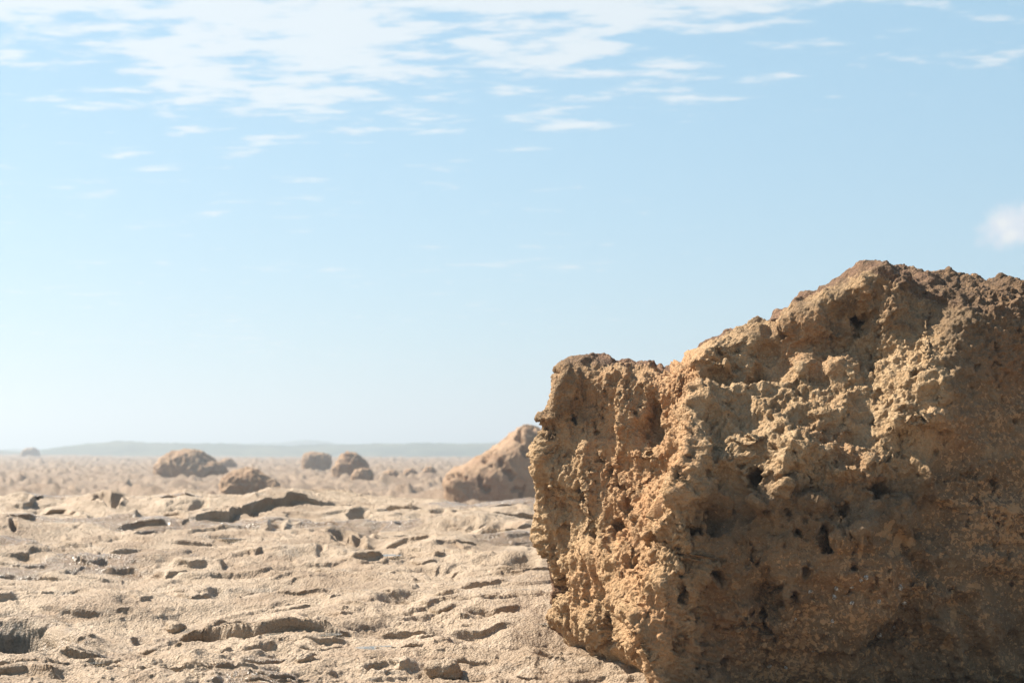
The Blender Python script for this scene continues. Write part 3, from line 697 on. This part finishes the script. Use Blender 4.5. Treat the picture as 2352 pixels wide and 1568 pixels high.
crust_shade_m = front * sstep(U3 + 0.9 * wu, 1535, 1660) * np.clip(0.2 + 0.8 * sstep(V3 + 2.2 * wv_, 980, 1230) + 0.6 * sstep(U3 + 1.5 * wu, 2080, 2240) + 0.3 * sstep(-V3, -840, -760) - 0.7 * shelf, 0, 1)  # weathered crust plus painted shade on the front, sparing the lit shelf
crust_shade_m = np.maximum(crust_shade_m, 0.62 * front * sstep(-U3, -1420, -1340) * sstep(-V3, -1060, -950))  # shade painted over the dim upper left block as well
scar = np.zeros(U.shape, np.float32)
wu2, wv2 = 9 * fbm(x, y, z, 14.0, 2), 9 * fbm(x + 9, y, z, 14.0, 2)
for (u, v, a, b_, an) in ((2036, 1215, 5, 20, -20), (2030, 1225, 22, 8, 10), (2044, 1208, 9, 16, 30), (2062, 1240, 10, 30, 35), (2058, 1262, 8, 20, 15), (2312, 1205, 9, 40, 12), (2330, 1165, 12, 16, 0), (1978, 1260, 6, 26, 0), (2086, 1245, 22, 8, 20),
                          (2190, 1420, 8, 28, 10), (2130, 1440, 10, 14, 0), (2240, 1350, 14, 8, 0), (2100, 1475, 9, 10, 0), (1925, 1340, 18, 6, 30), (2176, 1480, 16, 18, 0), (1840, 1470, 9, 12, 0), (1690, 1345, 12, 10, 0)):
    a_ = math.radians(an); du, dv_ = U3 + wu2 - u, V3 + wv2 - v
    e = ((du * math.cos(a_) + dv_ * math.sin(a_)) / a) ** 2 + ((-du * math.sin(a_) + dv_ * math.cos(a_)) / b_) ** 2
    scar = np.maximum(scar, np.exp(-e * 0.7))
boulder = mesh_obj('boulder', B, grid_faces(R_, C_, wrap=True, flip=sgn > 0), M_ROCK, attrs={'crust_shade': crust_shade_m, 'patina': patina, 'iron': iron, 'flake': flake, 'scar': scar * front})
tag(boulder, 'huge tan pitted limestone boulder filling the right foreground, sunlit on its left flank', 'boulder')
BN = grid_normals(B, True) * -sgn

# limpets and barnacles stuck to the shaded foot of the boulder
M_SHELL, q, b = new_mat('limpet_shell')
pos = q.n('ShaderNodeTexCoord').outputs['Object']
n1 = q.noise(pos, 120, 3, 0.6)
q.put(b.inputs['Base Color'], q.mix(q.ss(n1, 0.44, 0.62), (0.14, 0.11, 0.08), (0.48, 0.45, 0.40))); b.inputs['Roughness'].default_value = 0.35


def limpet_mesh(seed):
    r_ = np.random.default_rng(seed); n = 18; th = np.linspace(0, 2 * np.pi, n, endpoint=False); V = []
    rib = 1 + 0.10 * np.cos(th * 9) + 0.05 * r_.normal(size=n)
    for k, (rad, hh) in enumerate(((1.0, -0.25), (0.95, 0.1), (0.66, 0.42), (0.32, 0.68), (0.06, 0.78))):
        V += [(rad * (1 + (rib[i] - 1) * (1 if k < 3 else .5)) * math.cos(a) + 0.12 * k / 4, 0.85 * rad * rib[i] * math.sin(a), hh) for i, a in enumerate(th)]
    return np.array(V), grid_faces(5, n, wrap=True)


lim_meshes = []
for s in range(4):
    V, F = limpet_mesh(s); o = mesh_obj('limpet', V * np.array((0.0095, 0.0095, 0.006)), F, M_SHELL); lim_meshes.append(o.data); bpy.data.objects.remove(o)
SP_L = [(1990, 1327, 1.5), (1977, 1334, 1.0), (1957, 1350, 1.2), (2068, 1348, 1.7), (1922, 1352, 1.5), (1917, 1372, 1.6), (1956, 1387, 1.2), (2018, 1380, 1.7), (2003, 1412, 1.4), (2078, 1384, 1.6), (2017, 1457, 1.8), (1911, 1427, 1.4),
        (1868, 1494, 1.9), (2055, 1441, 1.2), (1767, 1530, 1.6), (1803, 1533, 1.2), (1827, 1422, 1.2), (1860, 1358, 1.2)]
Ub, Vb = proj(B[..., 0], B[..., 1], B[..., 2])
for i, (u, v, s) in enumerate(SP_L):
    e = (Ub - u) ** 2 + (Vb - v) ** 2; e[:, cc:] = 1e9; e[lim:] = 1e9
    j0, i0 = np.unravel_index(np.argmin(e), e.shape)
    n = BN[max(0, j0 - 3):j0 + 4, max(0, i0 - 3):i0 + 4].mean((0, 1)); n /= np.linalg.norm(n)
    o = bpy.data.objects.new('limpet', lim_meshes[i % 4]); S.collection.objects.link(o); o.parent = boulder
    o.location = Vector(B[j0, i0]); o.scale = (s,) * 3
    o.rotation_euler = (Vector(n).to_track_quat('Z', 'Y') @ Euler((0, 0, i * 1.7)).to_quaternion()).to_euler()


# ------------------------------------------------------------------ boulders out on the reef
def far_rock(name, outline, y, thick, seed, label, rough=0.06, holes=0, yaw=0.0, group=None, res=1.0, mat=M_FAR, under=0.10):
    """outline traced left to right over the top (u, v), base ends last; lofted through a real thickness"""
    pts = np.array([P(u, v, y) for u, v in outline])
    cx, zb = pts[:, 0].mean(), pts[:, 2].min()
    L = np.concatenate([[0], np.cumsum(np.linalg.norm(np.diff(pts, axis=0), axis=1))])
    N = int(90 * res); s = np.linspace(0, L[-1], N)
    ox, oz = np.interp(s, L, pts[:, 0]) - cx, np.interp(s, L, pts[:, 2]) - zb
    su = np.linspace(0.02, 0.97, int(48 * res)); pf = (1 - su ** 3.2) ** (1 / 3.2)
    ph = np.concatenate([-pf, np.linspace(-pf[-1], pf[-1], int(26 * res))[1:-1], pf[::-3]])
    K = len(ph); sc = np.clip(1 - np.abs(ph) ** 3.2, 0, 1) ** (1 / 3.2); sc = np.maximum(sc, 0.02)
    Xo = ox[None, :] * (0.35 + 0.65 * sc[:, None]) * np.where(sc[:, None] < 0.03, 0.7, 1); Zo = oz[None, :] * sc[:, None]
    Xo = Xo * (1 - under * np.clip(1 - oz / (0.45 * oz.max()), 0, 1))[None, :]
    Yo = (ph * thick / 2)[:, None] * np.ones_like(Xo)
    Vx = np.stack([Xo, Yo, Zo], -1)
    n = grid_normals(Vx); c_ = np.einsum('ijk,ijk->ij', n, Vx - np.array((0, 0, oz.max() * 0.3)))
    n = n * np.sign(np.median(c_)); H = oz.max()
    xx, yy, zq = Vx[..., 0] / H + seed * 3.1, Vx[..., 1] / H, Vx[..., 2] / H
    dd = H * (rough * 1.3 * (ridged(xx, yy, zq, 2.4, 5, 0.65) - 0.7) + rough * 1.4 * fbm(xx, yy, zq, 1.1, 3) + rough * 1.6 * (worley(xx + 0.1 * fbm(xx, yy, zq, 3, 2), yy, zq, 2.6) - 0.5))
    if holes: dd -= H * 0.07 * sstep(fbm(xx, yy, zq, 6.5, 2), 0.3, 0.45)
    dd -= dd.mean()
    dd *= np.where(sc[:, None] < 0.03, 0.3, 1)
    Vx = Vx + n * dd[..., None]; Vx[..., 2] -= 0.12 * (1 - np.clip(oz / (0.2 * H + 1e-6), 0, 1))[None, :]
    flip = np.sign(np.median(c_)) > 0
    o = mesh_obj(name, Vx, grid_faces(K, N, flip=not flip), mat)
    o.location = (cx, y, zb); o.rotation_euler = (0, 0, yaw)
    return tag(o, label, 'boulder', group)


GRP = 'boulders lying on the reef flat'
far_rock('boulder', [(1012, 1170), (1010, 1140), (1013, 1100), (1022, 1085), (1050, 1075), (1085, 1060), (1110, 1048), (1125, 1036), (1150, 1018), (1172, 1002), (1192, 986), (1210, 980), (1235, 985), (1252, 997), (1270, 1025), (1300, 1060), (1325, 1110), (1335, 1172)], 45, 3.0, 1,
         'tall wedge shaped orange brown boulder pocked with dark holes just left of the huge one', 0.018, 1, 0.0, GRP, 1.6)
far_rock('boulder', [(366, 1092), (364, 1080), (372, 1062), (388, 1044), (400, 1037), (425, 1033), (448, 1034), (462, 1038), (474, 1048), (488, 1060), (505, 1068), (516, 1080), (512, 1096)], 88, 4.5, 2,
         'broad flat topped boulder with a dark shaded foot, farthest left of the big reef boulders', 0.035, 0, -0.15, GRP)
far_rock('boulder', [(500, 1150), (506, 1118), (514, 1098), (530, 1084), (555, 1077), (580, 1077), (600, 1086), (620, 1100), (640, 1112), (650, 1150)], 49, 1.9, 3,
         'rounded dusky boulder half hidden behind the near platform crest', 0.04, 0, 0.1, GRP)
far_rock('boulder', [(694, 1081), (693, 1060), (697, 1042), (712, 1039), (735, 1040), (752, 1041), (761, 1046), (763, 1062), (757, 1081)], 121, 2.4, 4,
         'square block shaped boulder with a flat top in the middle of the reef', 0.025, 0, 0.1, GRP)
far_rock('boulder', [(760, 1098), (764, 1082), (775, 1066), (783, 1048), (796, 1039), (812, 1040), (824, 1044), (834, 1056), (842, 1066), (848, 1080), (846, 1099)], 86, 2.3, 5,
         'upright rounded boulder beside the square block on the reef', 0.04, 0, -0.1, GRP)
far_rock('boulder', [(806, 1108), (808, 1092), (818, 1080), (834, 1075), (850, 1078), (858, 1090), (856, 1108)], 76, 1.4, 6, 'small rough boulder leaning at the foot of the upright rounded one', 0.05, 0, 0, GRP, .7)
far_rock('boulder', [(500, 1070), (505, 1060), (518, 1052), (530, 1053), (540, 1062), (545, 1072)], 130, 2.2, 7, 'small dark boulder behind the broad flat topped one', 0.05, 0, 0, GRP, .6)
far_rock('boulder', [(876, 1096), (882, 1084), (896, 1079), (908, 1080), (917, 1088), (920, 1097)], 85, 1.3, 8, 'low round boulder right of the upright rounded one', 0.05, 0, 0, GRP, .6)
far_rock('boulder', [(970, 1096), (972, 1080), (980, 1071), (992, 1072), (1000, 1082), (1002, 1096)], 84, 1.1, 9, 'small peaked boulder close left of the tall wedge shaped one', 0.05, 0, 0, GRP, .6)
far_rock('boulder', [(50, 1048), (54, 1034), (62, 1029), (78, 1029), (86, 1033), (90, 1048)], 330, 4.0, 10, 'flat ledge boulder breaking the skyline at the far left', 0.05, 0, 0, GRP, .6)
far_rock('boulder', [(925, 1090), (930, 1079), (944, 1074), (956, 1080), (960, 1090)], 95, 1.2, 11, 'tiny dark boulder between the low round one and the small peaked one', 0.05, 0, 0, GRP, .5)


# ------------------------------------------------------------------ loose stones on the platform
def ground_at(u, v):
    e = (GUf - u) ** 2 + ((GVf - v) * 2) ** 2; k = np.unravel_index(np.argmin(e), e.shape); return GVx[k]


GUf, GVf = proj(GVx[..., 0], GVx[..., 1], GVx[..., 2])


def loose_stone(u, v, size, seed, label):
    p = ground_at(u, v); n, m_ = 40, 24
    th = np.linspace(0, 2 * np.pi, n, endpoint=False)[None, :]; ph = np.linspace(-np.pi / 2 + .02, np.pi / 2 - .02, m_)[:, None]
    d_ = np.stack([np.cos(ph) * np.cos(th), np.cos(ph) * np.sin(th), np.sin(ph) * np.ones_like(th)], -1)
    k = d_ * np.array((1.0, 0.8, 0.6)) * size
    s = seed * 5.3
    rad = 1 + 0.28 * fbm(d_[..., 0] + s, d_[..., 1], d_[..., 2], 1.1, 3) + 0.10 * ridged(d_[..., 0] + s, d_[..., 1], d_[..., 2], 2.2, 3)
    o = mesh_obj('loose_stone', k * rad[..., None], grid_faces(m_, n, wrap=True), M_GROUND, attrs={'wet': np.zeros(m_ * n), 'algae': np.zeros(m_ * n)})
    o.location = Vector(p) + Vector((0, 0, size * 0.25)); o.rotation_euler = (0.1, 0.1, seed)
    return tag(o, label, 'stone', 'loose stones on the platform')


loose_stone(1021, 1552, 0.11, 1, 'fist sized angular tan stone at the bottom centre edge of the platform')
loose_stone(403, 1448, 0.075, 2, 'rounded knob of tan stone lying right of the dark hollow at the left edge')
loose_stone(700, 1519, 0.05, 4, 'small tan pebble below the long shaded hollow in the left foreground')

# ------------------------------------------------------------------ film of sea water lying in the lowest hollows
M_WATER, q, b = new_mat('pool_water')
b.inputs['Base Color'].default_value = (0.5, 0.52, 0.5, 1); b.inputs['Roughness'].default_value = 0.2; b.inputs['IOR'].default_value = 1.33
b.inputs['Transmission Weight'].default_value = 0.85
pos = q.n('ShaderNodeNewGeometry').outputs['Position']
q.put(b.inputs['Normal'], q.n('ShaderNodeBump', {'Height': q.noise(pos, 14, 2, 0.5), 'Strength': 0.4, 'Distance': 0.02}).outputs[0])
POOLS = [(790, 1335, 45, 8), (700, 1442, 80, 6), (1180, 1364, 60, 5), (230, 1482, 40, 6), (430, 1352, 60, 6), (1260, 1412, 30, 5), (900, 1472, 70, 6), (870, 1272, 50, 4), (560, 1222, 50, 3)]
for i, (u, v, ru, rv) in enumerate(POOLS):
    e = ((GU - u) / ru) ** 2 + ((GV - v) / rv) ** 2; msk = e < 1
    if not msk.any(): continue
    lvl = np.percentile(Hh[msk] - T0[msk], 38)
    th = np.linspace(0, 2 * np.pi, 40, endpoint=False); V = []
    for k in (0.0, 0.35, 0.7, 1.0):
        for a in th:
            uu, vv = u + ru * 1.15 * k * math.cos(a), v + rv * 1.15 * k * math.sin(a)
            azz = math.atan((uu * 1024 / 2352 - 512) / FPX)
            tt_ = T0[:, np.argmin(np.abs(az - azz))]; gv = GV[:, np.argmin(np.abs(az - azz))]
            ok = (rr > 6) & (rr < 18); r_ = np.interp(-vv, -gv[ok][::1], rr[ok]); V.append((r_ * math.sin(azz), r_ * math.cos(azz), 0))
    V = np.array(V)
    # level water: one height for the whole pool
    rc = np.hypot(V[:, 0], V[:, 1]).mean(); V[:, 2] = float(trend(np.array([math.atan2(V[0, 0], V[0, 1])]), np.array([rc]))[0]) + lvl
    o = mesh_obj('pool_water', V, grid_faces(4, 40, wrap=True), M_WATER)
    tag(o, 'thin film of sea water shining in a shallow hollow of the platform', None, None, 'structure')

# ------------------------------------------------------------------ haze
M_HAZE = bpy.data.materials.new('haze_air'); M_HAZE.use_nodes = True
nt = M_HAZE.node_tree; nt.nodes.clear()
out = nt.nodes.new('ShaderNodeOutputMaterial'); pv = nt.nodes.new('ShaderNodeVolumePrincipled')
pv.inputs['Color'].default_value = (0.70, 0.77, 0.83, 1); pv.inputs['Density'].default_value = 0.0019; pv.inputs['Anisotropy'].default_value = 0.3
nt.links.new(pv.outputs[0], out.inputs['Volume'])
X0, Z0, Z1 = 2750, -3.0, 42.0
V = [(sx_ * X0, sy_ * X0, z_) for z_ in (Z0, Z1) for sx_, sy_ in ((-1, -1), (1, -1), (1, 1), (-1, 1))]
F = [(0, 3, 2, 1), (4, 5, 6, 7), (0, 1, 5, 4), (1, 2, 6, 5), (2, 3, 7, 6), (3, 0, 4, 7)]
hz_o = mesh_obj('haze', V, F, M_HAZE, smooth=False)
tag(hz_o, 'pale sea haze hanging over the far reef and hills', None, None, 'stuff')
